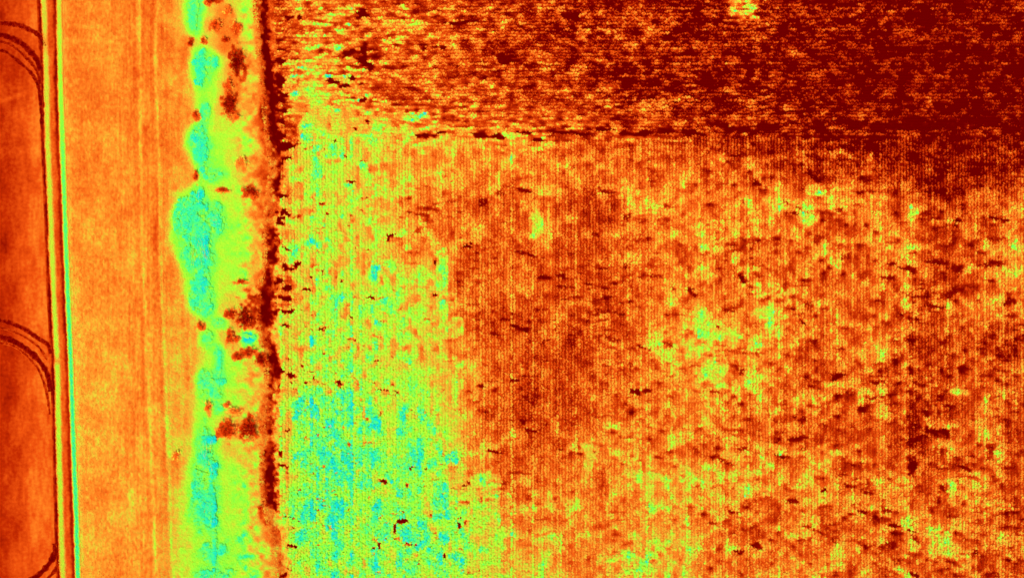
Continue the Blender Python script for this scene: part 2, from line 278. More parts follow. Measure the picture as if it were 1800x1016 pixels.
# ---- vigour of the verge
SB = [("wide low red scrub bush cut by the top edge of the picture", 374, 3, 11, 5, .1), ("orange red scrub tuft near the top beside the green grass patch", 403, 20, 7, 9, .3),
      ("rounded rust red scrub bush high on the verge", 381, 46, 9, 9, .22), ("rust red scrub bush facing the top stretch of ditch", 418, 50, 8, 9, .25),
      ("tiny dark red scrub tuft under the rounded rust bush", 397, 70, 5, 4, .05), ("small red scrub tuft between the two topmost thickets", 359, 74, 4, 6, .2),
      ("small dark red scrub tuft on the stubble side of the verge top", 336, 76, 4, 7, .08), ("tall dark red scrub bush, largest on the upper verge", 418, 112, 11, 19, .0),
      ("slim red scrub bush linking two larger dark ones", 402, 150, 6, 10, .2), ("dark red upright scrub bush below the tallest one", 404, 184, 10, 18, .04),
      ("faint orange scrub tuft at the foot of the upright bush", 416, 206, 7, 6, .28), ("square red scrub tuft at the verge edge beside stubble", 346, 204, 6, 7, .2),
      ("narrow upright red scrub tuft left of the hooked thicket", 345, 309, 3.5, 9, .15), ("slanting red scrub tuft below the hooked thicket", 395, 334, 9, 4, .15),
      ("dark red scrub bush leaning on the ditch bank beside the bulging thicket", 441, 337, 11, 9, .04), ("pale orange speckled scrub bush above the leaning one", 425, 288, 8, 10, .36),
      ("small red scrub dash under the joined thickets", 425, 496, 8, 3.5, .12), ("dark red scrub bush starting the ring", 407, 551, 8, 6, .08),
      ("large dark red scrub bush at the head of the ring", 431, 560, 10, 15, .02), ("speckled red scrub bush along the outer side of the ring", 405, 592, 6, 13, .15),
      ("small red scrub tuft inside the ring", 416, 596, 5, 5, .2), ("dark red scrub tuft at the lower corner of the ring", 420, 626, 8, 6, .12),
      ("rust red scrub bush closing the ring along its lower side", 440, 619, 13, 6, .12), ("dark red scrub bush where the ring meets the ditch", 460, 630, 9, 9, .04),
      ("left bush of the red scrub pair above the lower thicket", 400, 753, 13, 14, .14), ("right bush of the red scrub pair, darker at its heart", 439, 754, 15, 15, .06),
      ("rust red scrub tuft on stubble beside the rounded thicket foot", 354, 573, 6, 8, .22), ("orange scrub tuft left of the tiny thicket", 367, 716, 6, 9, .3),
      ("small orange scrub tuft right of the tiny thicket", 399, 711, 5, 4, .28), ("faint flat orange scrub bush above the red pair", 413, 722, 11, 6, .38),
      ("lone rust orange scrub tuft out on the stubble strip", 311, 799, 5, 7, .33), ("tiny red scrub tuft at the lower end of the dark ditch", 458, 892, 4, 3, .1)]
TH = [("slim green bramble thicket at the very top of the verge", [(341, 24, 9, 26), (340, 44, 7, 12)], .90, .6),
      ("forked green bramble thicket left of the tall red scrub", [(353, 112, 13, 26), (372, 112, 12, 14), (352, 140, 9, 12)], .93, .7),
      ("narrow green bramble thicket below the forked one", [(361, 196, 8, 16)], .90, .5),
      ("upright teal bramble thicket above the hooked one", [(353, 262, 13, 28), (354, 258, 5, 36), (345, 245, 9, 16)], .96, .7),
      ("small hooked teal bramble thicket curling toward the ditch", [(372, 312, 12, 6), (386, 305, 8, 6), (358, 300, 6, 10)], .97, .6),
      ("largest teal bramble thicket, a wide bulge on the verge", [(333, 385, 25, 46), (352, 420, 18, 60), (382, 385, 12, 26), (361, 430, 9, 70), (340, 450, 16, 28), (366, 455, 12, 14), (352, 345, 6, 18)], .965, 1.0),
      ("teal bramble thicket joined below the largest one, rounded at its foot", [(354, 515, 20, 34), (359, 500, 8, 32), (360, 538, 12, 14)], .965, .8),
      ("little green bramble thicket beside the ring of red scrub", [(366, 594, 9, 13), (385, 568, 10, 5)], .88, .5),
      ("thin upright teal bramble thicket on the bare stretch of verge", [(385, 640, 4, 22), (386, 622, 5, 8)], .94, .5),
      ("branching teal bramble thicket below the thin upright one", [(375, 684, 11, 16), (388, 671, 12, 5), (362, 670, 12, 22), (382, 697, 8, 6)], .93, .6),
      ("tiny green bramble thicket next to a red tuft", [(388, 717, 6, 6)], .91, .4),
      ("tall teal bramble thicket filling the lower verge", [(358, 870, 19, 64), (361, 795, 12, 40), (374, 825, 9, 22), (366, 880, 12, 50), (376, 905, 6, 24), (372, 775, 8, 10)], .975, 1.0),
      ("small lower teal bramble thicket with an upright stalk line", [(368, 968, 13, 16), (377, 965, 4, 38), (390, 965, 8, 9)], .945, .6),
      ("slanting green bramble thicket at the bottom of the verge", [(402, 1002, 12, 6), (392, 1010, 10, 6), (360, 1012, 16, 10)], .92, .6),
      ("short green bramble dash enclosed by the ring of red scrub", [(432, 591, 9, 3), (446, 592, 5, 2.5)], .86, .4)]
GX = [330, 350, 370, 390, 410, 430, 450, 465]
VERGE = {0: [72, 82, 68, 58, 62, 62, 50, 30], 50: [72, 82, 62, 45, 45, 62, 50, 25], 75: [58, 70, 60, 45, 50, 60, 55, 25], 110: [68, 82, 78, 68, 55, 48, 55, 25],
 150: [66, 78, 76, 66, 50, 60, 50, 22], 190: [66, 74, 74, 62, 48, 55, 45, 20], 215: [66, 78, 74, 70, 66, 62, 50, 24], 260: [76, 84, 76, 74, 70, 62, 52, 34],
 300: [55, 74, 78, 76, 70, 60, 50, 36], 340: [76, 80, 74, 68, 70, 62, 48, 38], 400: [82, 82, 79, 75, 74, 68, 58, 46], 460: [80, 82, 79, 75, 74, 66, 58, 46],
 520: [76, 82, 79, 68, 64, 62, 48, 32], 560: [62, 68, 70, 66, 58, 54, 42, 20], 600: [58, 74, 74, 64, 62, 72, 62, 44], 640: [60, 72, 77, 74, 72, 66, 58, 46],
 690: [66, 77, 78, 75, 74, 66, 58, 42], 740: [66, 76, 76, 66, 58, 55, 55, 38], 780: [74, 82, 76, 66, 64, 60, 56, 34], 840: [78, 83, 78, 75, 75, 72, 58, 24],
 900: [73, 83, 77, 75, 74, 70, 60, 38], 960: [72, 78, 79, 77, 77, 76, 66, 55], 1016: [74, 78, 78, 78, 78, 76, 68, 56]}
GYS = list(VERGE); GV = np.array([VERGE[k] for k in GYS]) / 100.0 + np.array([0, 0, 0, 1, 3, 6, 7, 4]) / 100.0
FRY = [-200, 0, 60, 75, 120, 170, 200, 250, 290, 310, 330, 360, 430, 470, 520, 555, 575, 600, 640, 700, 760, 800, 880, 930, 960, 1016, 1250]
FRX = [310, 312, 316, 336, 331, 336, 341, 322, 342, 341, 326, 306, 303, 320, 326, 338, 352, 354, 346, 337, 331, 326, 318, 322, 326, 326, 326]
def verge_vigour(x, y):
    px, py = PX(x), PY(y)
    wob = sn(x, y, 2.2, 2.2, 41) * 7
    h = grid_lookup(GX, GYS, GV, px + wob, py + wob)
    fr = np.interp(py, FRY, FRX) + sn(x, y, 3, 3, 42) * 4
    k = smooth(-14, 20, px - fr)
    h = stubble_base(x, y) * (1 - k) + h * k
    for (_, blobs, _, _) in TH:                            # the ground is lusher round the thickets
        for (a, b, rx, ry) in blobs:
            m = (np.abs(px - a) < rx * 2 + 14) & (np.abs(py - b) < ry * 2 + 14)
            if m.any():
                q = np.sqrt(((px[m] - a) / (rx + 7)) ** 2 + ((py[m] - b) / (ry + 7)) ** 2) + sn(x[m], y[m], 1.2, 1.2, 45) * .15
                h[m] = h[m] + np.maximum(.85 - h[m], 0) * (1 - smooth(.45, 1.5, q))
    for (_, a, b, rx, ry, v0) in SB + [("", 465, 540, 26, 22, .0), ("", 452, 560, 14, 10, .1)]:                     # poor ground round each scrub bush
        m = (np.abs(px - a) < rx * 2.4) & (np.abs(py - b) < ry * 2.4)
        if m.any():
            q = ((px[m] - a) / rx + sn(x[m], y[m], .7, .7, 47) * .9) ** 2 + ((py[m] - b) / ry + sn(x[m], y[m], .7, .7, 48) * .9) ** 2
            h[m] = h[m] + np.minimum(v0 + .12 - h[m], 0) * (1 - smooth(.3, 2.6, q)) * .8
    rough = smooth(400, 445, px)
    return h + sn(x, y, 2.6, 2.6, 49) * .03 + sn(x, y, 1.0, 1.0, 43) * (.035 + .10 * rough) + sn(x, y, .45, .45, 44) * (.01 + .07 * rough) + sn(x, y, 2.2, 2.2, 46) * .07 * rough
W1 = ([-200, 0, 200, 400, 560, 750, 890, 1016, 1250], [243, 244, 246, 249, 257, 264, 270, 275, 282])
W2 = ([-200, 0, 100, 260, 450, 700, 900, 1016, 1250], [280, 278, 273, 279, 283, 293, 300, 305, 312])
def stubble_base(x, y):
    px, py = PX(x), PY(y)
    h = .50 + .06 * smooth(150, 700, py)
    h = h + sn(x, y, 3.5, 4.5, 51) * .045 + sn(x, y, 1.4, 1.9, 52) * .045 + sn(x, y, .35, .4, 53) * .05 + sn(x, y, .25, 9, 54) * .04 * smooth(170, 240, px) + sn(x, y, .2, 14, 56) * .02
    for Wy, Wx in (W1, W2):
        d = px - np.interp(py, Wy, Wx)
        h = h + .13 * np.exp(-(d / 3.0) ** 2) * (.6 + .4 * sn(x, y, 1, 3, 55)) - .05 * np.exp(-((d + 8) / 4.0) ** 2)
    h = h + .07 * np.exp(-((px - edge_track_e(py)) / 7) ** 2)
    h = h + .05 * np.exp(-((py - 47) / 4.0) ** 2) * smooth(220, 110, px) + .04 * np.exp(-((py - 75) / 5.0) ** 2) * smooth(200, 110, px)
    h = h + .09 * smooth(840, 960, py) * smooth(265, 320, px) + .04 * smooth(285, 320, px)
    return h
def bare_base(x, y):
    px, py = PX(x), PY(y)
    h = np.interp(px, [-200, 0, 25, 60, 76], [.22, .24, .30, .375, .41])
    h = h + sn(x, y, 3.0, 6, 61) * .05 + sn(x, y, 1.2, 2.2, 62) * .04 + sn(x, y, .35, 1.6, 63) * .035
    h = h + .07 * np.exp(-((py - 210) / 30.0) ** 2 - ((px - 60) / 30.0) ** 2) + .06 * np.exp(-((py - 520) / 50.0) ** 2 - ((px - 50) / 25.0) ** 2)
    h = h - .10 * np.exp(-((py - 425) / 25.0) ** 2 - ((px - 5) / 20.0) ** 2) - .06 * np.exp(-((py - 640) / 40.0) ** 2 - ((px - 20) / 30.0) ** 2)
    h = h + .09 * np.exp(-((py - (178 - px * .3)) / 4.0) ** 2) * smooth(60, 30, px)
    return h
def track_profile(x, y):
    """vigour and height across the farm track"""
    px, py = PX(x), PY(y)
    yc = yellow_c(py); gc = green_c(py)
    j = sn(x, y, .5, .9, 71) * 1.3 + sn(x, y, .3, .35, 74) * .9 + sn(x, y, 30, 4, 76) * .8
    h = .37 + sn(x, y, .6, 1.6, 72) * .06
    z = np.zeros(np.shape(x))
    rut_w = np.exp(-((px - (yc - 8.5) + j) / (3.3 + sn(x, y, 30, 2.5, 75) * .9)) ** 2) * np.clip(.85 + .35 * sn(x, y, 1, 1.6, 70), 0, 1)
    # the second rut lies east of the centre strip
    rut_e = np.exp(-((px - (gc - 8.5) + j) / 3.2) ** 2) * (.75 + .25 * sn(x, y, 2, 5, 73))
    strip = np.exp(-((px - yc + .5 * j) / (5.2 + sn(x, y, 30, 2, 69) * .7)) ** 4) * (1 - .4 * np.exp(-((py - 634) / 5) ** 2)) * (1 - .35 * np.exp(-((py - 75) / 14) ** 2))
    edge = np.exp(-((px - gc + .4 * j) / (5.0 + sn(x, y, 30, 3, 68) * .5)) ** 4)
    h = h * (1 - rut_w) + .04 * rut_w
    h = h * (1 - rut_e) + .08 * rut_e
    sv = np.interp(py, [0, 300, 600, 760, 1016], [.68, .71, .73, .75, .70]); ev = np.interp(py, [0, 140, 300, 500, 800, 1016], [.70, .78, .86, .89, .91, .90])
    h = h * (1 - strip) + sv * strip; h = h * (1 - edge) + ev * edge
    z = z - .05 * rut_w - .05 * rut_e + .05 * strip + .04 * edge
    return h, z, strip, edge
def ditch_profile(x, y):
    px, py = PX(x), PY(y)
    c = ditch_c(py) + sn(x, y, 1.5, 1.2, 81) * 4 + sn(x, y, .5, .5, 88) * 3.5; wd = ditch_w(py) * (1 + .35 * sn(x, y, 2, 1.6, 82) + .2 * sn(x, y, .6, .5, 87))
    dk = ditch_dark(py); dk = np.clip(dk + (sn(x, y, 1.1, 1.0, 83) * .45 + sn(x, y, .5, .5, 86) * .25) * np.minimum((1.25 - dk) * 2, 1.3), 0, 1) * (1 - .7 * smooth(890, 930, py))
    q = (px - c) / wd * (1 + .45 * sn(x, y, .7, .35, 90) + .35 * sn(x, y, .3, .3, 92))
    core = np.exp(-np.abs(q) ** 2.0)
    side = np.where(px < c, .50, np.interp(py, [0, 130, 200, 700, 1016], [.42, .5, .55, .68, .64])) + sn(x, y, 1.4, 1.2, 89) * .1
    h = side + sn(x, y, .6, .6, 84) * .1
    h = h * (1 - core * dk) + (-.06 + .04 * sn(x, y, .7, .7, 85)) * core * dk
    b = bareness(x, y); h = h * (1 - b) - .02 * b
    prof = np.exp(-np.abs((px - ditch_c(py)) / 9.0) ** 2.4)
    return h, prof
def ground_z(x, y):
    px, py = PX(x), PY(y)
    z = sn(x, y, 1.3, 1.3, 91) * .012
    _, tz, _, _ = track_profile(x, y)
    z = z + tz * ((px > edge_track_w(py) - 1) & (px < edge_track_e(py) + 1))
    prof = np.exp(-np.abs((px - ditch_c(py)) / 9.0) ** 2.4)
    return z - .35 * prof * (np.abs(px - ditch_c(py)) < 18)

# ------------------------------------------------------------------ the ground, strip by strip
Y0, Y1 = -62.0, 62.0
YS = np.linspace(Y1, Y0, 415)
def strip(name, left, right, nx, vig, mat, label, cat, skew=None):
    """a sheet between two lines; left and right give the plan position on each survey line"""
    py = PY(YS)
    l = np.broadcast_to(left(py), py.shape); r = np.broadcast_to(right(py), py.shape)
    t = np.linspace(0, 1, nx)
    if skew is not None: t = skew(t)
    x = X(l[:, None] + (r - l)[:, None] * t[None, :]); y = np.repeat(YS[:, None], nx, 1)
    v = vig(x.ravel(), y.ravel()); z = ground_z(x.ravel(), y.ravel())
    verts = np.stack([x.ravel(), y.ravel(), z], 1)
    i = np.arange((len(YS) - 1) * nx).reshape(len(YS) - 1, nx)[:, :-1].ravel()
    f = np.stack([i, i + nx, i + nx + 1, i + 1], 1)
    o = mesh_object(name, verts, f, v, mat)
    o.data.polygons.foreach_set("use_smooth", np.ones(len(f), bool))
    return tag(o, label, cat, kind='structure')
WEST, EAST = -130.0, 130.0
# outer land with a rectangular opening that the survey strips fill
ov = np.array([(-3000, -3000, 0), (3000, -3000, 0), (3000, 3000, 0), (-3000, 3000, 0), (WEST, Y0, 0), (EAST, Y0, 0), (EAST, Y1, 0), (WEST, Y1, 0)], float)
ground = mesh_object("ground", ov, np.array([(0, 1, 5, 4), (1, 2, 6, 5), (2, 3, 7, 6), (3, 0, 4, 7)]), np.full(8, .42), MAT['soil'])
tag(ground, "orange farmland stretching out beyond the surveyed fields", "ground", kind='structure')
strip("bare_field", lambda p: np.full(p.shape, PX(WEST)), edge_track_w, 110, bare_base, MAT['soil'],
      "smooth rust red field with curved tyre tracks beside the farm track", "field", skew=lambda t: 1 - (1 - t) ** 2.2)
strip("farm_track", edge_track_w, edge_track_e, 46, lambda x, y: track_profile(x, y)[0], MAT['track'],
      "narrow farm track with two dark ruts and grassy lines", "track")
strip("stubble_field", edge_track_e, edge_verge, 90, stubble_base, MAT['stubble'],
      "pale orange stubble strip with faint lengthwise wheel lines", "field")
strip("grass_verge", edge_verge, lambda p: ditch_c(p) - 18, 104, verge_vigour, MAT['turf'],
      "yellow green grassy verge between the stubble strip and the ditch", "verge")
strip("ditch", lambda p: ditch_c(p) - 18, lambda p: ditch_c(p) + 18, 30, lambda x, y: ditch_profile(x, y)[0], MAT['ditch'],
      "dark red ragged ditch running along the edge of the crop", "ditch")
def crop_soil_vigour(x, y):
    h = crop_base(x, y); v = crop_vigour(x, y, h)
    s = np.interp(h, [0, .2, .30, .38, .45, .52, .60, .68, .75, .85, 1], [-.02, 0, .12, .23, .325, .42, .545, .65, .72, .79, .88]) + (v - h) * .8
    b = bareness(x, y)
    return s * (1 - b) - .02 * b
strip("crop_field", lambda p: ditch_c(p) + 18, lambda p: np.full(p.shape, PX(EAST)), 520, crop_soil_vigour, MAT['drilled'],
      "drilled crop field of fine rows with dark bare soil gaps", "field", skew=lambda t: np.where(t < .9, t / .9 * .765, .765 + (t - .9) / .1 * .235))

# ------------------------------------------------------------------ tyre tracks curving into the bare field
def ribbon(name, pts, width, label, v0=.06):
    P = np.array([(X(a), Y(b)) for a, b in pts], float)
    # smooth resampling (Catmull-Rom)
    Q = np.vstack([2 * P[0] - P[1], P, 2 * P[-1] - P[-2]]); out = []
    for k in range(1, len(Q) - 2):
        for t in np.linspace(0, 1, 24, endpoint=False):
            a, b, c, e = Q[k - 1], Q[k], Q[k + 1], Q[k + 2]
            out.append(.5 * ((2 * b) + (c - a) * t + (2 * a - 5 * b + 4 * c - e) * t * t + (3 * b - a - 3 * c + e) * t ** 3))
    out = np.array(out); L = np.r_[0, np.cumsum(np.hypot(*np.diff(out, axis=0).T))]
    s = np.arange(0, L[-1], .09); c = np.stack([np.interp(s, L, out[:, 0]), np.interp(s, L, out[:, 1])], 1)
    tn = np.gradient(c, axis=0); tn /= np.hypot(tn[:, 0], tn[:, 1])[:, None]; nn = np.stack([-tn[:, 1], tn[:, 0]], 1)
    nw = 7; us = np.linspace(-1, 1, nw); n = len(c)
    wd = width * .85 * (1 + .35 * sn(c[:, 0], c[:, 1], .5, .5, 101))
    x = c[:, 0][:, None] + nn[:, 0][:, None] * us * wd[:, None]; y = c[:, 1][:, None] + nn[:, 1][:, None] * us * wd[:, None]
    lug = ((np.arange(n)[:, None] + np.abs(us)[None, :] * 3).astype(int) % 4 < 2)      # bars pressed by the tread
    z = ground_z(x.ravel(), y.ravel()).reshape(n, nw) + .012 + .02 * lug * (1 - us ** 2) + .02 * np.exp(-((np.abs(us) - .85) / .15) ** 2)
    v = v0 + .05 * lug + .16 * np.abs(us)[None, :] ** 3 + sn(x, y, .4, .4, 102) * .09
    i = np.arange((n - 1) * nw).reshape(n - 1, nw)[:, :-1].ravel()
    o = mesh_object(name, np.stack([x.ravel(), y.ravel(), z.ravel()], 1), np.stack([i, i + 1, i + nw + 1, i + nw], 1), v.ravel(), MAT['tyre'])
    return tag(o, label, "tyre track", "tyre tracks curving across the bare field", kind='structure')
TR = [([(-60, 34), (-20, 37), (0, 41), (28, 44), (52, 53), (70, 64), (78, 84)], .55, "dark outermost tyre track curving into the upper end of the farm track", .08),
      ([(-60, 56), (-20, 59), (0, 62), (18, 67), (38, 77), (54, 92), (66, 108), (72, 126)], .60, "dark middle tyre track of the upper bend, broad and ragged", .04),
      ([(-60, 68), (0, 74), (18, 80), (36, 92), (52, 108), (64, 124), (72, 150)], .38, "thin tyre track tucked inside the broad one of the upper bend", .12),
      ([(-60, 82), (0, 89), (16, 96), (34, 110), (50, 124), (61, 138), (68, 155), (72, 185), (74, 230)], .36, "innermost dark tyre track of the upper bend meeting the rut", .06),
      ([(-60, 552), (0, 563), (24, 570), (46, 580), (66, 594), (84, 606), (90, 622)], .48, "upper dark tyre track of the second bend below", .08),
      ([(-60, 566), (0, 576), (26, 584), (46, 594), (68, 610), (84, 634)], .25, "faint thin tyre track between two dark ones of the second bend", .18),
      ([(-60, 582), (0, 592), (20, 598), (42, 611), (60, 625), (74, 641), (84, 660), (90, 690)], .60, "broad dark lower tyre track of the second bend", .03),
      ([(-60, 596), (0, 602), (28, 610), (52, 630), (70, 654), (82, 690), (88, 730)], .28, "innermost faint tyre track of the second bend", .17),
      ([(96, 955), (96, 972), (88, 988), (76, 1002), (62, 1014), (40, 1026), (0, 1042)], .60, "dark tyre track bending away at the lower end of the farm track", .03),
      ([(103, 985), (98, 1000), (88, 1012), (74, 1026), (50, 1044)], .40, "second ragged tyre track beside the lower bend", .10)]
for p, wd, lb, v0 in TR: ribbon("tyre_track", p, wd, lb, v0)

# ------------------------------------------------------------------ leaves
def leaf_mesh(x, y, z, vig, size, k, r, up=.45, wide=.42, jit=.04):
    """k bent diamond leaves round each plant -> verts, triangles, vigour"""
    n = len(x); az = r.uniform(0, 2 * np.pi, (n, 1)) + np.arange(k)[None, :] * (2 * np.pi / k) + r.uniform(-.5, .5, (n, k))
    L = size[:, None] * r.uniform(.7, 1.15, (n, k)); wd = L * wide
    ca, sa = np.cos(az), np.sin(az)
    h = L * up * r.uniform(.6, 1.3, (n, k))
    X0, Y0_, Z0 = x[:, None], y[:, None], z[:, None]
    b = np.stack([X0 - ca * L * .12, Y0_ - sa * L * .12, Z0 + h * .45], -1)
    l = np.stack([X0 + ca * L * .5 - sa * wd, Y0_ + sa * L * .5 + ca * wd, Z0 + h], -1)
    t = np.stack([X0 + ca * L, Y0_ + sa * L, Z0 + h * .7], -1)
    q = np.stack([X0 + ca * L * .5 + sa * wd, Y0_ + sa * L * .5 - ca * wd, Z0 + h], -1)
    V = np.stack([b, q, t, l], 2).reshape(-1, 3)
    i = np.arange(n * k) * 4
    F = np.stack([np.stack([i, i + 1, i + 2], 1), np.stack([i, i + 2, i + 3], 1)], 1).reshape(-1, 3)
    vv = np.repeat((vig[:, None] + r.normal(0, jit, (n, k))).ravel(), 4)
    return V, F, np.clip(vv, -.05, 1.02)
ONES = "zeroth first second third fourth fifth sixth seventh eighth ninth tenth eleventh twelfth thirteenth fourteenth fifteenth sixteenth seventeenth eighteenth nineteenth".split()
CARD = "zero one two three four five six seven eight nine".split()
TENS = "x x twenty thirty forty fifty sixty seventy eighty ninety".split(); TENTH = "x x twentieth thirtieth fortieth fiftieth sixtieth seventieth eightieth ninetieth".split()
def ordinal(n):
    if n >= 100:
        return CARD[n // 100] + "-hundredth" if n % 100 == 0 else CARD[n // 100] + "-hundred-and-" + ordinal(n % 100)
    if n < 20: return ONES[n]
    return TENTH[n // 10] if n % 10 == 0 else TENS[n // 10] + "-" + ONES[n % 10]
def colour_word(v):
    m = float(np.mean(v))
    return ("dark red" if m < .2 else "rust red" if m < .36 else "red orange" if m < .45 else "orange" if m < .54 else "amber" if m < .62 else
            "yellow" if m < .70 else "yellow green" if m < .78 else "green")
def plants_on(x, y, r, step):
    h = crop_base(x, y); v = crop_vigour(x, y, h); b = bareness(x, y)
    keep = (v > .13 + r.uniform(-.05, .05, len(x))) & (b < r.uniform(.25, .85, len(x)))
    v = v - b * .25
    py = PY(y)
    keep &= PX(x) > ditch_c(py) + np.interp(py, [0, 260, 600, 1016], [15, 15, 14, 12]) + sn(x, y, 1.5, .6, 110) * 5
    keep &= r.uniform(0, 1, len(x)) > np.interp(h, [.1, .3, .5, .7], [.12, .10, .06, .02])
    x, y, v, h = x[keep], y[keep], v[keep], h[keep]
    size = np.interp(h, [.1, .35, .5, .65, .8, 1], [.20, .22, .235, .29, .36, .40]) * np.interp(v - h, [-.2, 0, .2], [.7, 1, 1.25]) * r.uniform(.8, 1.2, len(x))
    return x, y, v, size
STEP = 0.27
def crop_row_mesh(x, y, seed):
    r = np.random.default_rng(seed)
    return plants_on(x, y, r, STEP), r
def ridge(name, cx, cy, across):
    """the low drilled ridge a row grows on"""
    n = len(cx); off = np.array([-.13, 0, .13]); up = np.array([-.012, .035, -.012])
    x = cx[:, None] + (off if not across else 0 * off); y = cy[:, None] + (off if across else 0 * off)
    v = crop_soil_vigour(x.ravel(), y.ravel()); z = ground_z(x.ravel(), y.ravel()).reshape(n, 3) + up
    i = np.arange((n - 1) * 3).reshape(n - 1, 3)[:, :-1].ravel()
    f = np.stack([i, i + 1, i + 4, i + 3], 1) if not across else np.stack([i, i + 3, i + 4, i + 1], 1)
    return mesh_object(name, np.stack([x.ravel(), y.ravel(), z.ravel()], 1), f, v, MAT['drilled'])
n_v = 0; row_x = X(494.0); spare = []
i = 0
while row_x < 105:
    r = np.random.default_rng(5000 + i)
    yy = np.arange(-58, HEAD_Y + sn(np.array([row_x]), np.array([0.]), 5, 5, 120)[0] * .5, STEP); yy = yy + r.uniform(-.09, .09, len(yy))
    xx = row_x + r.normal(0, .065, len(yy)) + sn(np.zeros_like(yy), yy, 1, 14, 121) * .05
    px_, py_, v, size = plants_on(xx, yy, r, STEP)
    v = v + r.normal(0, .028)
    if len(px_) > 30:
        V, F, vv = leaf_mesh(px_, py_, np.full(len(px_), .02), v, size, 5, r)
        if row_x < 90.2:
            n_v += 1
            ry = np.arange(-58, yy[-1], .5); o = ridge("crop_row", np.full(len(ry), row_x) + sn(0 * ry, ry, 1, 14, 121) * .05, ry, False)
            mesh_object("plants", V, F, vv, MAT['crop_leaf'], o)["kind"] = "stuff"
            tag(o, f"long {colour_word(v)} crop row running up the picture, {ordinal(n_v)} counting from the ditch", "crop row", "crop rows running up the picture")
        else: spare.append((V, F, vv))
    row_x += ROW; i += 1
n_h = 0; row_y = HEAD_Y + .4; i = 0
while row_y < 58:
    r = np.random.default_rng(9000 + i)
    xx = np.arange(X(484), 105 if row_y > 51 else 92, STEP); xx = xx + r.uniform(-.09, .09, len(xx))
    yy = row_y + r.normal(0, .10, len(xx)) + sn(xx, np.zeros_like(xx), 14, 1, 122) * .1
    px_, py_, v, size = plants_on(xx, yy, r, STEP)
    v = v + r.normal(0, .03)
    V, F, vv = leaf_mesh(px_, py_, np.full(len(px_), .02), v, size, 5, r)
    if row_y < 50.7:
        n_h += 1
        rx_ = np.arange(float(X(ditch_c(PY(row_y)) + 18)), 92, .5); o = ridge("crop_row", rx_, np.full(len(rx_), row_y) + sn(rx_, 0 * rx_, 14, 1, 122) * .1, True)
        mesh_object("plants", V, F, vv, MAT['crop_leaf'], o)["kind"] = "stuff"
        tag(o, f"crop row running across the dark upper field, {ordinal(n_h)} counting from its lower edge", "crop row", "crop rows running across the upper field")
    else: spare.append((V, F, vv))
    row_y += ROW; i += 1
def joined(parts):
    V = []; F = []; A = []; n = 0
    for v, f, a in parts: V.append(v); F.append(f + n); A.append(a); n += len(v)
    return np.vstack(V), np.vstack(F), np.concatenate(A)
V, F, A = joined(spare)
tag(mesh_object("crop", V, F, A, MAT['crop_leaf']), "crop carrying on past the edges of the picture", "crop", kind='stuff')

# ------------------------------------------------------------------ grass on the track, stubble and verge
def scatter(n, x0, x1, y0=-60, y1=60): return rng.uniform(x0, x1, n), rng.uniform(y0, y1, n)
x, y = scatter(60000, X(60), X(150)); h, z, st, ed = track_profile(x, y)
px, py = PX(x), PY(y)
k = ((st > .45) | (ed > .45)) & (px > edge_track_w(py))
x, y, h = x[k], y[k], h[k]
V, F, A = leaf_mesh(x, y, ground_z(x, y), h, rng.uniform(.10, .18, len(x)), 4, rng, up=.3, wide=.28, jit=.02)
tag(mesh_object("track_grass", V, F, A, MAT['grass']), "yellow and green grass growing in lines along the farm track", "grass", kind='stuff')
x, y = scatter(42000, X(105), X(330)); px, py = PX(x), PY(y)
k = (px > edge_track_e(py)) & (px < 284); x, y = x[k], y[k]; h = stubble_base(x, y)
V, F, A = leaf_mesh(x, y, ground_z(x, y), h, rng.uniform(.07, .15, len(x)), 3, rng, up=.5, wide=.22, jit=.05)
tag(mesh_object("stubble", V, F, A, MAT['grass']), "short orange stubble and regrowth between track and verge", "stubble", kind='stuff')
x, y = scatter(68000, X(278), X(500)); px, py = PX(x), PY(y)
k = (px > 280) & (px < ditch_c(py) - 10); x, y = x[k], y[k]; h = verge_vigour(x, y)
V, F, A = leaf_mesh(x, y, ground_z(x, y), h, rng.uniform(.12, .26, len(x)), 4, rng, up=.28, wide=.28, jit=.02)
tag(mesh_object("verge_grass", V, F, A, MAT['grass']), "tall yellow green grass covering the verge", "grass", kind='stuff')
x, y = scatter(26000, X(430), X(540)); px, py = PX(x), PY(y)
k = np.abs(px - ditch_c(py)) < 18; x, y = x[k], y[k]; h, _ = ditch_profile(x, y)
k = h > .22; x, y, h = x[k], y[k], h[k]
V, F, A = leaf_mesh(x, y, ground_z(x, y), h, rng.uniform(.12, .24, len(x)), 4, rng, up=.35, wide=.32, jit=.05)
tag(mesh_object("ditch_weeds", V, F, A, MAT['grass']), "straggling orange weeds on the banks of the ditch", "weeds", kind='stuff')

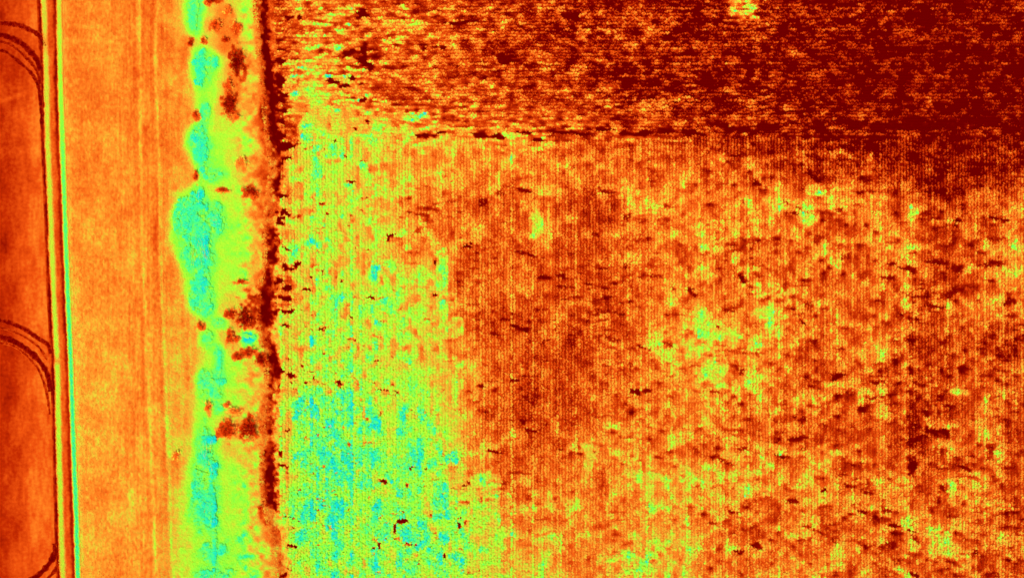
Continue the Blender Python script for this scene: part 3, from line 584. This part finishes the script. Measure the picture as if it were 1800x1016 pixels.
# ------------------------------------------------------------------ green thickets on the verge
def tube(p0, p1, r0, r1, n=5):
    p0 = np.array(p0, float); p1 = np.array(p1, float); d = p1 - p0; d /= np.linalg.norm(d) + 1e-9
    a = np.cross(d, (0, 0, 1.0)) if abs(d[2]) < .9 else np.cross(d, (1.0, 0, 0)); a /= np.linalg.norm(a); b = np.cross(d, a)
    t = np.arange(n) * 2 * np.pi / n; ring = np.cos(t)[:, None] * a + np.sin(t)[:, None] * b
    V = np.vstack([p0 + ring * r0, p1 + ring * r1]); F = np.array([(i, (i + 1) % n, (i + 1) % n + n, i + n) for i in range(n)])
    return V, F
def thicket(label, blobs, top, height, seed):
    r = np.random.default_rng(seed)
    cx, cy = float(X(blobs[0][0])), float(Y(blobs[0][1]))
    root = empty("bramble_thicket", cx, cy, float(ground_z(np.array([cx]), np.array([cy]))[0]))
    tag(root, label, "thicket", "bramble thickets on the verge")
    xs, ys, zs, vs = [], [], [], []; ST = []; n0 = 0
    for (a, b, rx, ry) in blobs:
        tp = top if rx <= 9.5 else min(top, .93)
        n = int(max(60, rx * ry * M * M * np.pi * 70))
        u = np.sqrt(r.uniform(0, 1, n)); th = r.uniform(0, 2 * np.pi, n)
        x = X(a) + np.cos(th) * u * rx * M * 1.1; y = Y(b) + np.sin(th) * u * ry * M * 1.1
        edge = u + sn(x, y, 1.1, 1.1, 130) * .42 + sn(x, y, .4, .4, 131) * .34
        m = edge < 1.0 - r.uniform(0, .35, n); x, y, edge = x[m], y[m], edge[m]
        dome = np.clip(1 - edge ** 2, 0.03, 1) ** .6
        z = dome * height * .28 * r.uniform(.5, 1.0, len(x)) * (.8 + .3 * sn(x, y, .7, .7, 132))
        v = .80 + (tp - .80) * smooth(.1, 1.15, dome + .3 * sn(x, y, .8, 1.2, 133)) + sn(x, y, .5, .7, 134) * .02
        xs.append(x); ys.append(y); zs.append(z); vs.append(v)
        for q in range(max(3, int(rx * ry * .03))):
            ang = r.uniform(0, 6.28); rr = r.uniform(.1, .7)
            e = (float(X(a)) + math.cos(ang) * rr * rx * M - cx, float(Y(b)) + math.sin(ang) * rr * ry * M - cy)
            v_, f_ = tube((e[0] * .8 + r.uniform(-.1, .1), e[1] * .8, -.02), (e[0], e[1], height * .5), .02, .01)
            ST.append((v_, f_, np.full(len(v_), .6)))
    x, y, z, v = map(np.concatenate, (xs, ys, zs, vs))
    V, F, A = leaf_mesh(x - cx, y - cy, z + .03, v, r.uniform(.16, .28, len(x)), 4, r, up=.22, wide=.45, jit=.018)
    mesh_object("foliage", V, F, A, MAT['thicket'], root)
    V, F, A = joined(ST); mesh_object("stems", V, F, A, MAT['twig'], root)["kind"] = "stuff"
for q, (lb, bl, tp, hh) in enumerate(TH): thicket(lb, bl, tp, hh, 300 + q)

# ------------------------------------------------------------------ dark red scrub bushes
def scrub(label, px, py, rx, ry, seed, v0=.05):
    r = np.random.default_rng(seed)
    cx, cy = float(X(px)), float(Y(py)); ax, ay = rx * M, ry * M
    z0 = float(ground_z(np.array([cx]), np.array([cy]))[0])
    root = empty("scrub_bush", cx, cy, z0); tag(root, label, "bush", "dark red scrub bushes on the verge")
    ht = min(.9, .25 + .35 * (ax + ay) / 2)
    parts = []; tips = []
    for s in range(7 + int(10 * ax * ay)):
        th = r.uniform(0, 6.28); rr = r.uniform(.2, 1.0)
        b = np.array([math.cos(th) * ax * .12, math.sin(th) * ay * .12, -.03]); m = np.array([math.cos(th) * ax * rr, math.sin(th) * ay * rr, ht * r.uniform(.5, .8)])
        parts.append(tube(b, m, .028, .018))
        for t in range(4):
            e = m + np.array([r.normal(0, .3) * ax + math.cos(th) * .12 * ax, r.normal(0, .3) * ay + math.sin(th) * .12 * ay, r.uniform(-.1, .35) * ht])
            e[2] = max(e[2], .06)
            parts.append(tube(m, e, .015, .006, 4)); tips += [e, (m + e) / 2]
    V = []; F = []; n = 0
    for v, f in parts:
        f = np.vstack([np.c_[f[:, 0], f[:, 1], f[:, 2]], np.c_[f[:, 0], f[:, 2], f[:, 3]]]); V.append(v); F.append(f + n); n += len(v)
    V = np.vstack(V); mesh_object("branches", V, np.vstack(F), np.full(len(V), v0 + .1), MAT['twig'], root)
    T = np.array(tips); T = T[r.integers(0, len(T), int(max(50, 90 * ax * ay * 2)))] + r.normal(0, .09, (int(max(50, 90 * ax * ay * 2)), 3)); T[:, 2] = np.maximum(T[:, 2], .05)
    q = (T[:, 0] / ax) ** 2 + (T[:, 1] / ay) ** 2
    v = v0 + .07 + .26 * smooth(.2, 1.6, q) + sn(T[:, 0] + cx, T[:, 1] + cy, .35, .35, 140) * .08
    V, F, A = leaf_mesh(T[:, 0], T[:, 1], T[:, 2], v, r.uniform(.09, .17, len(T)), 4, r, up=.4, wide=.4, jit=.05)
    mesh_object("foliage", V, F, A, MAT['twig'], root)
for q, (lb, a, b, rx, ry, v0) in enumerate(SB): scrub(lb, a, b, rx, ry, 600 + q, v0)
